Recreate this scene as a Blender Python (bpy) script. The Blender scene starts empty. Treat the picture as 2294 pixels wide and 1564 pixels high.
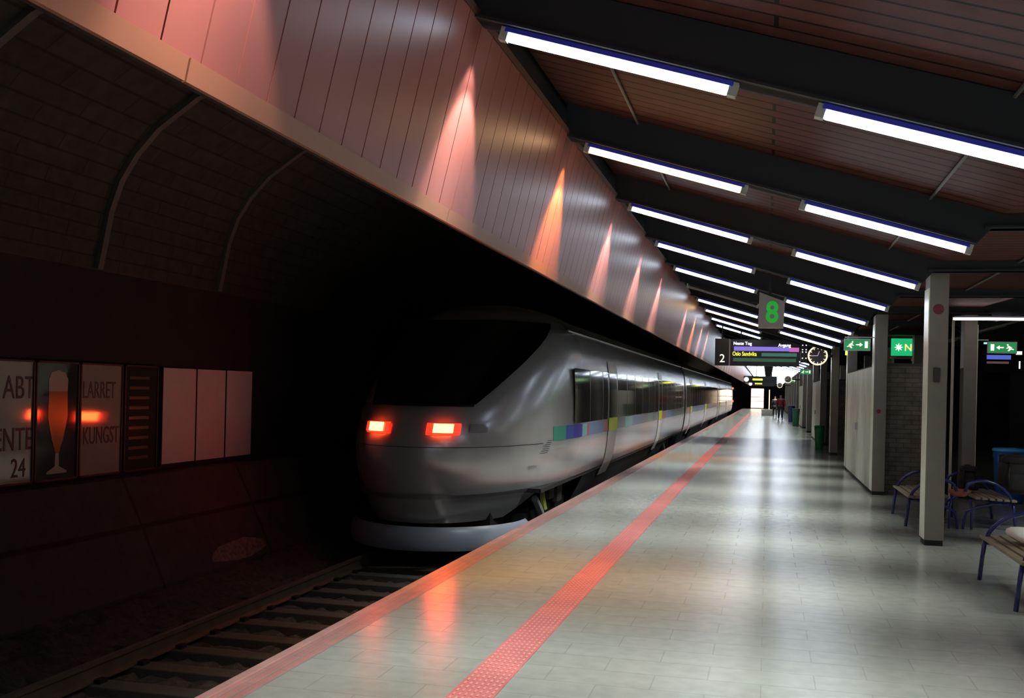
import bpy, bmesh, math, random
from mathutils import Vector, Matrix
random.seed(7)
C = bpy.context.scene.collection
SC = bpy.context.scene

# ------------------------------------------------------------------ camera, world, exposure
CAM_YAW, CAM_ROLL, CAM_H = 0.2451, 0.0235, 1.65
cd = bpy.data.cameras.new('camera'); cam = bpy.data.objects.new('camera', cd); C.objects.link(cam)
cd.sensor_width = 36.0; cd.lens = 36.0 * 2290.0 / 2294.0
cd.shift_y = 89.87 / 2294.0
cd.clip_start = 0.05; cd.clip_end = 500
cam.matrix_world = (Matrix.Translation((0, 0, CAM_H)) @ Matrix.Rotation(CAM_YAW, 4, 'Z')
                    @ Matrix.Rotation(math.pi / 2, 4, 'X') @ Matrix.Rotation(CAM_ROLL, 4, 'Z'))
SC.camera = cam
w = bpy.data.worlds.new('world'); SC.world = w; w.use_nodes = True
w.node_tree.nodes['Background'].inputs[0].default_value = (0.55, 0.6, 0.75, 1)
w.node_tree.nodes['Background'].inputs[1].default_value = 0.004
SC.view_settings.view_transform = 'Standard'; SC.view_settings.look = 'None'
SC.view_settings.gamma = 1; SC.view_settings.use_curve_mapping = False
SC.view_settings.exposure = 0.2
try:
    SC.cycles.use_denoising = True
    SC.cycles.max_bounces = 6; SC.cycles.diffuse_bounces = 4; SC.cycles.glossy_bounces = 3
    SC.cycles.sample_clamp_indirect = 6.0
    SC.cycles.use_light_tree = True
except Exception: pass
TUBE_E = 10.0        # lens emission of a fluorescent lamp
DOWN_W = 25.0       # downward watts of one lamp
ROW0, ROWD = 3.0708, 2.9381
ROOF = lambda x: 3.3201 - 0.295 * x

# ------------------------------------------------------------------ materials
MATS = {}
def mat(name, col, rough=0.6, metal=0.0, emit=None, es=0.0, coat=0.0, bump=None, var=None, spec=0.5, trans=0):
    if name in MATS: return MATS[name]
    m = bpy.data.materials.new(name); m.use_nodes = True; MATS[name] = m
    nt = m.node_tree; b = nt.nodes['Principled BSDF']
    b.inputs['Base Color'].default_value = (*col, 1); b.inputs['Roughness'].default_value = rough
    b.inputs['Metallic'].default_value = metal; b.inputs['Specular IOR Level'].default_value = spec
    b.inputs['Coat Weight'].default_value = coat; b.inputs['Coat Roughness'].default_value = 0.15
    if trans: b.inputs['Transmission Weight'].default_value = trans
    if emit: b.inputs['Emission Color'].default_value = (*emit, 1); b.inputs['Emission Strength'].default_value = es
    if var or bump:
        tc = nt.nodes.new('ShaderNodeTexCoord')
    if var:   # (scale, amount)
        n = nt.nodes.new('ShaderNodeTexNoise'); n.inputs['Scale'].default_value = var[0]; n.inputs['Detail'].default_value = 5
        nt.links.new(tc.outputs['Object'], n.inputs['Vector'])
        r = nt.nodes.new('ShaderNodeMapRange'); r.inputs[1].default_value = 0.3; r.inputs[2].default_value = 0.7
        r.inputs[3].default_value = 1 - var[1]; r.inputs[4].default_value = 1 + var[1]
        nt.links.new(n.outputs['Fac'], r.inputs[0])
        mx = nt.nodes.new('ShaderNodeVectorMath'); mx.operation = 'SCALE'; mx.inputs[0].default_value = col
        nt.links.new(r.outputs[0], mx.inputs['Scale']); nt.links.new(mx.outputs[0], b.inputs['Base Color'])
    if bump:  # (scale, strength)
        n = nt.nodes.new('ShaderNodeTexNoise'); n.inputs['Scale'].default_value = bump[0]; n.inputs['Detail'].default_value = 6
        nt.links.new(tc.outputs['Object'], n.inputs['Vector'])
        bp = nt.nodes.new('ShaderNodeBump'); bp.inputs['Strength'].default_value = bump[1]; bp.inputs['Distance'].default_value = 0.02
        nt.links.new(n.outputs['Fac'], bp.inputs['Height']); nt.links.new(bp.outputs[0], b.inputs['Normal'])
    return m

def emat(name, col, s):
    return mat(name, (0.02, 0.02, 0.02), 0.5, emit=col, es=s)

def swz(nt, order):
    """object coordinates with the axes reordered, e.g. 'yxz' puts y first"""
    tc = nt.nodes.new('ShaderNodeTexCoord'); sp = nt.nodes.new('ShaderNodeSeparateXYZ'); cb = nt.nodes.new('ShaderNodeCombineXYZ')
    nt.links.new(tc.outputs['Object'], sp.inputs[0])
    for i, a in enumerate(order): nt.links.new(sp.outputs['xyz'.index(a)], cb.inputs[i])
    return cb.outputs[0]

def brickmat(name, c1, c2, cm, bw, bh, mortar, order='xyz', rough=0.6, offset=0.5, noise=0.15, bump=0.3, nscale=6.0, spec=0.5, rvar=0.0):
    m = mat(name, c1, rough, spec=spec); nt = m.node_tree; b = nt.nodes['Principled BSDF']
    v = swz(nt, order)
    br = nt.nodes.new('ShaderNodeTexBrick'); nt.links.new(v, br.inputs['Vector'])
    br.inputs['Color1'].default_value = (*c1, 1); br.inputs['Color2'].default_value = (*c2, 1); br.inputs['Mortar'].default_value = (*cm, 1)
    br.inputs['Scale'].default_value = 1; br.inputs['Brick Width'].default_value = bw; br.inputs['Row Height'].default_value = bh
    br.inputs['Mortar Size'].default_value = mortar; br.inputs['Mortar Smooth'].default_value = 0.3; br.offset = offset
    n = nt.nodes.new('ShaderNodeTexNoise'); n.inputs['Scale'].default_value = nscale; n.inputs['Detail'].default_value = 8
    nt.links.new(v, n.inputs['Vector'])
    r = nt.nodes.new('ShaderNodeMapRange'); r.inputs[1].default_value = 0.3; r.inputs[2].default_value = 0.7
    r.inputs[3].default_value = 1 - noise; r.inputs[4].default_value = 1 + noise
    nt.links.new(n.outputs['Fac'], r.inputs[0])
    mx = nt.nodes.new('ShaderNodeVectorMath'); mx.operation = 'SCALE'
    nt.links.new(br.outputs['Color'], mx.inputs[0]); nt.links.new(r.outputs[0], mx.inputs['Scale'])
    nt.links.new(mx.outputs[0], b.inputs['Base Color'])
    if rvar:
        r2 = nt.nodes.new('ShaderNodeMapRange'); r2.inputs[1].default_value = 0.35; r2.inputs[2].default_value = 0.65
        r2.inputs[3].default_value = rough - rvar; r2.inputs[4].default_value = rough + rvar
        n2 = nt.nodes.new('ShaderNodeTexNoise'); n2.inputs['Scale'].default_value = 1.3; nt.links.new(v, n2.inputs['Vector'])
        nt.links.new(n2.outputs['Fac'], r2.inputs[0]); nt.links.new(r2.outputs[0], b.inputs['Roughness'])
    iv = nt.nodes.new('ShaderNodeMath'); iv.operation = 'SUBTRACT'; iv.inputs[0].default_value = 1
    nt.links.new(br.outputs['Fac'], iv.inputs[1])
    ad = nt.nodes.new('ShaderNodeMath'); ad.operation = 'ADD'; nt.links.new(iv.outputs[0], ad.inputs[0])
    sn = nt.nodes.new('ShaderNodeMath'); sn.operation = 'MULTIPLY'; sn.inputs[1].default_value = 0.35
    n3 = nt.nodes.new('ShaderNodeTexNoise'); n3.inputs['Scale'].default_value = 70; n3.inputs['Detail'].default_value = 4
    nt.links.new(v, n3.inputs['Vector']); nt.links.new(n3.outputs['Fac'], sn.inputs[0]); nt.links.new(sn.outputs[0], ad.inputs[1])
    bp = nt.nodes.new('ShaderNodeBump'); bp.inputs['Strength'].default_value = bump; bp.inputs['Distance'].default_value = 0.008
    nt.links.new(ad.outputs[0], bp.inputs['Height']); nt.links.new(bp.outputs[0], b.inputs['Normal'])
    return m

M_floor = brickmat('platform_paving', (0.29, 0.30, 0.265), (0.275, 0.287, 0.25), (0.235, 0.24, 0.21), 0.60, 0.30, 0.005, 'xyz', rough=0.21, noise=0.08, bump=0.12, nscale=9.0, spec=1.0)
M_edge = brickmat('edge_paving', (0.40, 0.19, 0.165), (0.36, 0.17, 0.15), (0.25, 0.2, 0.19), 0.6, 0.06, 0.008, 'yxz', rough=0.3, noise=0.15, bump=0.4)
M_stone = mat('edge_stone', (0.38, 0.22, 0.195), 0.35, var=(4, .15), bump=(30, .1))
M_tact = mat('tactile_red', (0.50, 0.145, 0.14), 0.33, var=(3, .15), bump=(40, .1))
M_tactb = mat('tactile_bar', (0.62, 0.30, 0.27), 0.3)
M_copper = mat('copper_panel', (0.27, 0.092, 0.074), 0.36, metal=0.0, var=(1.2, .08), spec=0.22)
M_copper_dark = mat('copper_groove', (0.03, 0.012, 0.01), 0.7)
M_trimcop = mat('copper_trim', (0.27, 0.115, 0.062), 0.45, metal=0.1, var=(2, .08))
M_trimtop = mat('trim_brown', (0.09, 0.035, 0.022), 0.5)
M_void = mat('void_black', (0.008, 0.008, 0.008), 0.8)
M_plank = brickmat('ceiling_planks', (0.098, 0.036, 0.028), (0.082, 0.031, 0.024), (0.010, 0.006, 0.005), 30.0, 0.17, 0.014, 'xyz', spec=0.12, rough=0.6, noise=0.15, bump=0.4)
M_beam = mat('beam_dark', (0.014, 0.018, 0.024), 0.6)
M_col = mat('column_paint', (0.22, 0.195, 0.165), 0.42, var=(5, .06), bump=(60, .05))
M_litside = mat('side_lit', (0.90, 0.95, 0.70), 0.28, spec=0.8)  # paler than the column paint, for the lit side of the shafts
M_black = mat('black_rubber', (0.012, 0.011, 0.012), 0.6)
M_fringe = mat('housing_fringe', (0.05, 0.06, 0.75), 0.4)  # blue colour imitates the fringe of glow above the tubes
M_cap = mat('lamp_cap', (0.5, 0.55, 0.45), 0.4)
M_tube = emat('lamp_white', (0.80, 0.90, 1.0), TUBE_E)
M_tubep = emat('lamp_pink', (1.0, 0.80, 0.86), TUBE_E)
M_tubeo = emat('lamp_warm', (1.0, 0.58, 0.26), TUBE_E)
M_tubeoff = mat('lamp_unlit', (0.35, 0.3, 0.27), 0.3)
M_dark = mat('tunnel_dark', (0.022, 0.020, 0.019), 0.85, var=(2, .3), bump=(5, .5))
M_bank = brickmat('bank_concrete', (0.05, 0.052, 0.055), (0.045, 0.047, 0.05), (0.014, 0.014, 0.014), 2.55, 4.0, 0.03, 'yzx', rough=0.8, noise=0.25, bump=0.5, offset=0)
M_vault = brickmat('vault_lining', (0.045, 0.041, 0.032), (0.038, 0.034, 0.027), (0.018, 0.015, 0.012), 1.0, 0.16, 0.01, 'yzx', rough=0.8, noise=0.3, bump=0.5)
M_rib = mat('rib_concrete', (0.12, 0.112, 0.10), 0.6)
M_train = mat('train_silver', (0.54, 0.54, 0.56), 0.27, metal=0.45, var=(1.5, .05), coat=0.5)
M_roof = mat('train_roof', (0.03, 0.03, 0.035), 0.5)
M_glass = mat('train_glass', (0.004, 0.004, 0.005), 0.06, spec=1.0)
M_under = mat('train_under', (0.02, 0.02, 0.022), 0.6)
M_defl = mat('deflector_grey', (0.28, 0.32, 0.38), 0.35)
M_door = mat('door_white', (0.80, 0.78, 0.76), 0.35)
M_steel = mat('steel', (0.42, 0.43, 0.45), 0.35, metal=0.8)
M_rust = mat('rail_rust', (0.13, 0.10, 0.07), 0.55, metal=0.3, var=(6, .2))
M_sleeper = mat('sleeper_concrete', (0.085, 0.08, 0.066), 0.85, var=(5, .2), bump=(30, .4))
M_navy = mat('navy_steel', (0.022, 0.03, 0.16), 0.25, coat=0.5)
M_wood = mat('bench_wood', (0.22, 0.17, 0.10), 0.45, var=(8, .15))
M_cream = mat('cream_paint', (0.62, 0.58, 0.45), 0.4)

# ------------------------------------------------------------------ mesh helpers
class MB:
    def __init__(s): s.v = []; s.f = []; s.mi = []
    def add(s, vs, fs, k=0):
        o = len(s.v); s.v += [tuple(p) for p in vs]; s.f += [tuple(i + o for i in f) for f in fs]; s.mi += [k] * len(fs)
    def box(s, x0, x1, y0, y1, z0, z1, k=0):
        vs = [(x, y, z) for x in (x0, x1) for y in (y0, y1) for z in (z0, z1)]
        s.add(vs, [(0, 1, 3, 2), (4, 6, 7, 5), (0, 4, 5, 1), (2, 3, 7, 6), (0, 2, 6, 4), (1, 5, 7, 3)], k); return s
    def prism(s, poly, axis, a, b, k=0):
        """poly of 2D points in the two other axes (in xyz order), extruded along axis from a to b"""
        def P(p, t):
            return {'x': (t, p[0], p[1]), 'y': (p[0], t, p[1]), 'z': (p[0], p[1], t)}[axis]
        n = len(poly)
        s.add([P(p, a) for p in poly] + [P(p, b) for p in poly],
              [tuple(range(n))[::-1], tuple(range(n, 2 * n))] + [(i, (i + 1) % n, n + (i + 1) % n, n + i) for i in range(n)], k); return s
    def tube(s, pts, r, n=8, k=0, cap=True):
        pts = [Vector(p) for p in pts]; rings = []
        up = Vector((0, 0, 1))
        for i, p in enumerate(pts):
            d = (pts[min(i + 1, len(pts) - 1)] - pts[max(i - 1, 0)]).normalized()
            ref = up if abs(d.dot(up)) < 0.95 else Vector((0, 1, 0))
            a = d.cross(ref).normalized(); b = d.cross(a)
            rr = r[i] if isinstance(r, (list, tuple)) else r
            rings.append([p + a * rr * math.cos(2 * math.pi * j / n) + b * rr * math.sin(2 * math.pi * j / n) for j in range(n)])
        vs = [q for ring in rings for q in ring]
        fs = [(i * n + j, i * n + (j + 1) % n, (i + 1) * n + (j + 1) % n, (i + 1) * n + j) for i in range(len(pts) - 1) for j in range(n)]
        if cap: fs += [tuple(range(n))[::-1], tuple((len(pts) - 1) * n + j for j in range(n))]
        s.add(vs, fs, k); return s
    def lathe(s, prof, cx, cy, n=24, k=0, axis='z'):
        """prof: list of (radius, height)"""
        vs = []
        for r, z in prof:
            for j in range(n):
                a = 2 * math.pi * j / n
                vs.append((cx + r * math.cos(a), cy + r * math.sin(a), z) if axis == 'z' else (cx + r * math.cos(a), z, cy + r * math.sin(a)))
        fs = [(i * n + j, i * n + (j + 1) % n, (i + 1) * n + (j + 1) % n, (i + 1) * n + j) for i in range(len(prof) - 1) for j in range(n)]
        if prof[0][0] > 0: fs.append(tuple(range(n))[::-1])
        if prof[-1][0] > 0: fs.append(tuple((len(prof) - 1) * n + j for j in range(n)))
        s.add(vs, fs, k); return s
    def build(s, name, m, parent=None, smooth=False, bevel=0):
        me = bpy.data.meshes.new(name); me.from_pydata(s.v, [], s.f)
        ms = m if isinstance(m, (list, tuple)) else [m]
        for q in ms: me.materials.append(q)
        for i, p in enumerate(me.polygons): p.material_index = s.mi[i]; p.use_smooth = smooth
        bm = bmesh.new(); bm.from_mesh(me); bmesh.ops.recalc_face_normals(bm, faces=bm.faces); bm.to_mesh(me); bm.free()
        o = bpy.data.objects.new(name, me); C.objects.link(o)
        if parent:
            o.parent = parent
            o.matrix_parent_inverse = Matrix.Translation(-parent.location) if parent.parent is None else Matrix.Identity(4)
        if bevel:
            md = o.modifiers.new('bevel', 'BEVEL'); md.width = bevel; md.segments = 2; md.limit_method = 'ANGLE'
        return o

def tag(o, label, cat, group=None, kind=None):
    o['label'] = label; o['category'] = cat
    if group: o['group'] = group
    if kind: o['kind'] = kind
    return o
def struct(o): o['kind'] = 'structure'; return o
def empty(name, loc=(0, 0, 0), label=None, cat=None, group=None):
    o = bpy.data.objects.new(name, None); C.objects.link(o); o.location = loc; o.empty_display_size = 0.1
    if label: tag(o, label, cat, group)
    return o
def copy_tree(o, dloc=None, parent=None):
    c = o.copy(); C.objects.link(c)
    if parent:
        mi = o.matrix_parent_inverse.copy(); c.parent = parent; c.matrix_parent_inverse = mi
    elif dloc is not None: c.location = o.location + Vector(dloc)
    for ch in list(o.children): copy_tree(ch, None, c)
    return c
def text(body, name, size, m, parent=None, loc=(0, 0, 0), facing='cam', extrude=0.002, align='LEFT', sx=1.0, bold=0.0):
    cu = bpy.data.curves.new(name, 'FONT'); cu.body = body; cu.size = size; cu.extrude = extrude; cu.align_x = align; cu.offset = bold
    cu.materials.append(m)
    tmp = bpy.data.objects.new(name, cu); C.objects.link(tmp)
    me = bpy.data.meshes.new_from_object(tmp, depsgraph=bpy.context.evaluated_depsgraph_get()); bpy.data.objects.remove(tmp); bpy.data.curves.remove(cu)
    o = bpy.data.objects.new(name, me); C.objects.link(o)
    if not me.materials: me.materials.append(m)
    R = {'cam': Matrix.Rotation(math.pi / 2, 4, 'X'),                                   # faces -Y, reads along +X
         'wall': Matrix.Rotation(math.pi / 2, 4, 'Z') @ Matrix.Rotation(math.pi / 2, 4, 'X')}[facing]  # faces +X, reads along +Y
    mw = Matrix.Translation(loc) @ R @ Matrix.Scale(sx, 4, (1, 0, 0))
    if parent:
        o.parent = parent; o.matrix_parent_inverse = Matrix.Translation(-parent.location) if parent.parent is None else Matrix.Identity(4)
    o.matrix_basis = mw
    return o

ORD = ['zeroth', 'first', 'second', 'third', 'fourth', 'fifth', 'sixth', 'seventh', 'eighth', 'ninth', 'tenth', 'eleventh', 'twelfth',
       'thirteenth', 'fourteenth', 'fifteenth', 'sixteenth', 'seventeenth', 'eighteenth', 'nineteenth', 'twentieth']

YA, YB = -9.0, 132.0     # how far the place is built along the platform

# ------------------------------------------------------------------ the setting
# platform slab and its paving
struct(MB().box(-2.63, 7.73, YA, YB, -0.12, 0.0).build('floor', M_floor))
struct(MB().box(-2.78, 7.6, YA, YB, -1.05, -0.121).build('floor_base', M_dark))
struct(MB().box(-2.871, -2.80, YA, YB, -0.12, 0.001).build('trim_1', M_stone, bevel=0.008))
struct(MB().box(-2.7995, -2.631, YA, YB, -0.12, 0.0).build('trim_2', M_edge))
# track bed and the ground under it
b = MB(); 
nx, ny = 44, 150
for j in range(ny + 1):
    for i in range(nx + 1):
        x = -6.50 + 3.70 * i / nx; y = 3 + 24.0 * (j / ny) ** 1.35
        b.v.append((x, y, -0.93 + random.uniform(-.035, .035) + 0.27 * max(0, min(1, (-5.75 - x) / .7)) - 0.05 * max(0, x + 3.05)))
for j in range(ny):
    for i in range(nx):
        a = j * (nx + 1) + i; b.f.append((a, a + 1, a + nx + 2, a + nx + 1)); b.mi.append(0)
M_ball = mat('ballast', (0.06, 0.057, 0.048), 0.9, var=(14, .5), bump=(26, 1.0))
bal = b.build('ballast_gravel', M_ball)
tag(bal, 'dark gravel ballast spread around the rails and sleepers', 'gravel', kind='stuff')
struct(MB().box(-8.1, -2.78, YA, YB, -1.35, -1.06).build('ground', M_dark))
# leaning bank wall below the posters, and the wall carrying the posters
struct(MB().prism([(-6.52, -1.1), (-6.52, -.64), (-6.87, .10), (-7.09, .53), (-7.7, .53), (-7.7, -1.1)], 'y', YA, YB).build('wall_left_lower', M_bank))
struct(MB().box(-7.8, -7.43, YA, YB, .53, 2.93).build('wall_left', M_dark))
# vault over the track
arc = [(-7.50, 2.78), (-7.42, 2.91), (-7.29, 3.57), (-7.16, 3.92), (-6.96, 4.22), (-6.69, 4.50), (-6.2, 4.83), (-5.4, 5.12), (-4.3, 5.33), (-3.0, 5.44), (-1.6, 5.45)]
outer = [(-1.6, 5.8), (-5.2, 5.7), (-7.0, 5.1), (-7.9, 4.3), (-8.1, 3.6), (-8.1, 2.78)]
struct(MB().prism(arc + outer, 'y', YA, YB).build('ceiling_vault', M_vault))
for i, y in enumerate([4.9, 7.5, 10.1, 12.7]):
    b = MB(); a2 = arc[1:-1]
    for (x0, z0), (x1, z1) in zip(a2[:-1], a2[1:]):
        d = Vector((x1 - x0, z1 - z0)).normalized(); n = Vector((d[1], -d[0])) * 0.06
        b.prism([(x0, z0), (x1, z1), (x1 + n[0], z1 + n[1]), (x0 + n[0], z0 + n[1])], 'y', y - .045, y + .045)
    r = b.build('vault_rib', M_rib)
    lab = {2: 'pale curved rib arching up the dark vault above the beer glass poster', 3: 'pale curved rib on the vault above the blank white panels'}.get(i, 'pale concrete rib curving over the dark track vault')
    tag(r, lab, 'rib', 'ribs across the track vault')

g = MB(); rp = random.Random(4); pts = []  # pale polygon that paints a patch of light onto the bank
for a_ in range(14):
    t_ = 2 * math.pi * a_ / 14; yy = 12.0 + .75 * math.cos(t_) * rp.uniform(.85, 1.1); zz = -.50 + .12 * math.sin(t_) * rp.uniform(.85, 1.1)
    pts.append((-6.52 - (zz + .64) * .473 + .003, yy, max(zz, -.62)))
g.add(pts, [tuple(range(14))]); pp = g.build('lit_patch', mat('lit_stone', (.17, .17, .13), .8, var=(18, .5), bump=(30, .6)))
tag(pp, 'painted patch of light at the foot of the sloping track wall', 'painted light')
# copper cladding wall with its grooves, trims
XT, ZT, XB, ZB = -1.76, 3.93, -2.02, 2.795
def cw(z, off=0.0):  # x of the cladding face at height z
    return XB + (XT - XB) * (z - ZB) / (ZT - ZB) + off
b = MB()
y = YA + 0.056 - 0.0
seam0 = 2.806
ks = range(int((YA - seam0) / 0.2515), int((YB - seam0) / 0.2515))
for k in ks:
    y0 = seam0 + 0.2515 * k
    b.prism([(cw(ZB), ZB), (cw(ZT), ZT), (cw(ZT) - 0.02, ZT), (cw(ZB) - 0.02, ZB)], 'y', y0 + 0.007, y0 + 0.2515 - 0.003)
b.prism([(cw(ZB) - .012, ZB), (cw(ZT) - .012, ZT), (cw(ZT) - 0.10, ZT), (cw(ZB) - 0.10, ZB)], 'y', YA, YB, 1)
struct(b.build('wall_cladding', [M_copper, M_copper_dark]))
b = MB(); y = 3.232 - 3.04 * 5
while y < YB:
    b.prism([(-2.03, 2.715), (-2.012, 2.80), (-2.05, 2.80), (-2.05, 2.715)], 'y', y + .006, min(y + 3.034, YB)); y += 3.04
struct(b.build('trim_3', M_trimcop))
struct(MB().prism([(-1.752, 3.90), (-1.742, 3.945), (-1.868, 3.945), (-1.868, 3.932), (-1.766, 3.932)], 'y', YA, YB).build('trim_4', M_trimtop))
struct(MB().prism([(-2.052, 2.72), (-2.052, 2.80), (-2.10, 2.9), (-1.87, 3.98), (-1.87, 5.45), (-2.4, 5.45), (-2.4, 3.6), (-2.16, 2.76)], 'y', YA, YB).build('wall_bulkhead', M_void))

# plank ceiling: left wing, flat middle, right wing (mirrored about X=2.55)
CE = 0.35
XM = 2.55
b = MB(); b.prism([(-1.80, ROOF(-1.80) + CE), (1.80, ROOF(1.80) + CE), (1.80, ROOF(1.8) + CE + .06), (-1.80, ROOF(-1.8) + CE + .06)], 'y', YA, YB)
struct(b.build('ceiling', M_plank))
zc = ROOF(1.8) + CE
struct(MB().box(1.80, 2 * XM - 1.80, YA, YB, zc, zc + .06).build('ceiling_middle', M_plank))
b = MB(); b.prism([(2 * XM + 1.80, ROOF(-1.80) + CE), (2 * XM - 1.80, zc), (2 * XM - 1.80, zc + .06), (2 * XM + 1.8, ROOF(-1.8) + CE + .06)], 'y', YA, YB)
struct(b.build('ceiling_right', M_plank))
struct(MB().box(-2.0, 7.3, YA, YB, 6.3, 6.4).build('ceiling_slab', M_dark))
# far side of the other track
struct(MB().box(11.6, 11.9, YA, YB, -1.3, 6.4).build('wall_right', M_dark))
struct(MB().box(7.73, 11.6, YA, YB, -1.35, -1.05).build('ground_right', M_dark))
struct(MB().box(-9.2, 12, YB, YB + .3, -1.35, 6.5).build('wall_back', mat('end_wall', (0.03, 0.025, 0.03), .8)))
struct(MB().box(3.6, 7.6, 36.0, 36.2, 0, 3.4).build('wall_back_right', M_dark))

# conduits along the ceiling
for x, lab in ((-1.15, 'thin pale conduit along the ceiling nearer the copper wall'), (1.25, 'thin pale conduit along the ceiling nearer the columns'), (2.55, 'thin pale conduit over the space between the column rows')):
    z = ROOF(x) + CE - .02 if x < 1.8 else zc - .02
    tag(MB().tube([(x, YA, z), (x, 80, z)], 0.012, 6).build('ceiling_conduit', M_rib), lab, 'conduit', 'conduits along the ceiling')

# ------------------------------------------------------------------ roof beams and lamps
NROWS = 41
beam0 = None
for n in range(-2, NROWS):
    y = ROW0 + ROWD * n
    if beam0 is None:
        b = MB()
        t = 0.055
        poly = [(-1.78, ROOF(-1.78) + t), (1.60, ROOF(1.60) + t), (1.66, 3.03), (2 * XM - 1.66, 3.03), (2 * XM - 1.6, ROOF(1.60) + t), (2 * XM + 1.78, ROOF(-1.78) + t),
                (2 * XM + 1.78, ROOF(-1.78) + CE), (2 * XM - 1.8, zc), (2 * XM - 1.81, zc), (1.81, zc), (1.80, zc), (-1.78, ROOF(-1.78) + CE)]
        for i in range(5):
            q = [poly[i], poly[i + 1], poly[10 - i], poly[11 - i]]
            b.prism(q, 'y', -0.05, 0.08)
        # flanges
        for i in (0, 2, 4):
            (x0, z0), (x1, z1) = poly[i], poly[i + 1]
            b.prism([(x0, z0), (x1, z1), (x1, z1 + .02), (x0, z0 + .02)], 'y', -0.09, 0.12)
        o = b.build('roof_beam', M_beam); beam0 = o
        o.location.y = y
    else:
        o = beam0.copy(); C.objects.link(o); o.location.y = y
    if 1 <= n <= 10: lab = 'dark steel roof beam above the %s row of lamps from the camera' % ORD[n]
    elif n > 10: lab = 'dark steel roof beam far along the platform beyond the hanging departure board'
    else: lab = 'dark steel roof beam over the near end of the platform'
    tag(o, lab, 'beam', 'roof beams')

RZ = lambda x: ROOF(x) if x < XM else ROOF(2 * XM - x)
def lamp_proto(x0, x1, m, name='fluorescent_lamp', on=True, col=(0.95, 1.0, 0.95)):
    root = empty(name)
    d = Vector((x1 - x0, 0, RZ(x1) - RZ(x0))).normalized(); p0 = Vector((x0, 0, RZ(x0))); p1 = Vector((x1, 0, RZ(x1)))
    nrm = Vector((-d.z, 0, d.x))
    if nrm.z < 0: nrm = -nrm
    def bar(a, bb, w, h0, h1):
        q = [a + nrm * h0, bb + nrm * h0, bb + nrm * h1, a + nrm * h1]
        return MB().prism([(p.x, p.z) for p in q], 'y', -w, w)
    bar(p0 + d * .05, p1 - d * .05, .026, -.026, .020).build('tube', m, root, bevel=.012)
    bar(p0 + d * .03, p1 - d * .03, .042, .021, .05).build('housing', M_fringe if on else M_beam, root)
    for a, bb in ((p0, p0 + d * .05), (p1 - d * .05, p1)):
        bar(a, bb, .03, -.03, .05).build('end_cap', M_cap, root)
    if on:
        L = bpy.data.lights.new('lamp_down', 'AREA'); L.shape = 'RECTANGLE'; L.size = (p1 - p0).length - .1; L.size_y = .05
        L.energy = DOWN_W; L.spread = math.radians(72); L.color = col
        lo = bpy.data.objects.new('lamp_light', L); C.objects.link(lo)
        zax = nrm; xax = d; yax = zax.cross(xax)
        R = Matrix((xax, yax, zax)).transposed().to_4x4()
        lo.matrix_world = Matrix.Translation((p0 + p1) / 2 - nrm * .032) @ R
        lo.parent = root
        if x0 < -1:   # the wall end of the lamp throws a fan of light down the cladding
            S = bpy.data.lights.new('lamp_end', 'SPOT'); S.energy = 105.0 * (1.9 if m == M_tubeo else 1); S.spot_size = math.radians(64); S.spot_blend = 0.45
            S.color = {M_tubeo: (1, .56, .15), M_tube: (1, .90, .90), M_tubep: (1, .80, .78)}[m]; S.shadow_soft_size = .02
            so = bpy.data.objects.new('lamp_end_light', S); C.objects.link(so)
            p = Vector((-1.50, .06, 3.70)); q = Vector((-2.02, .22, 2.80))
            so.matrix_world = Matrix.Translation(p) @ (q - p).to_track_quat('-Z', 'Y').to_matrix().to_4x4()
            so.parent = root
            S2 = S.copy(); S2.energy = S.energy * .26; S2.spot_size = math.radians(64)
            so = bpy.data.objects.new('lamp_end_light', S2); C.objects.link(so)
            p = Vector((-1.655, .05, 3.80)); q = Vector((-1.93, .19, 2.80))
            so.matrix_world = Matrix.Translation(p) @ (q - p).to_track_quat('-Z', 'Y').to_matrix().to_4x4()
            so.parent = root
    return root
PL = lamp_proto(-1.6255, -0.212, M_tube)
PLp = lamp_proto(-1.6255, -0.212, M_tubep, col=(1, .74, .66))
PLo = lamp_proto(-1.6255, -0.212, M_tubeo, col=(1, .50, .22))
PLx = lamp_proto(-1.6255, -0.212, M_tubeoff, on=False)
PR = lamp_proto(0.2274, 1.577, M_tube)
PWfill = lamp_proto(2 * XM - 1.577, 2 * XM - 0.2274, M_tube)
for ch in C.objects:
    if ch.type == 'LIGHT' and ch.parent == PWfill: ch.data.energy = 85; ch.data.spread = math.radians(125)  # added fill lamps, kept out of view and boosted to brighten the benches
PWx = lamp_proto(2 * XM - 1.577, 2 * XM - 0.2274, M_tubeoff, on=False)
used = set()
def place(src, y, lab, grp):
    if src.name in used: o = copy_tree(src)
    else: o = src; used.add(src.name)
    o.location = (0, y, 0); tag(o, lab, 'ceiling light', grp); return o
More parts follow.
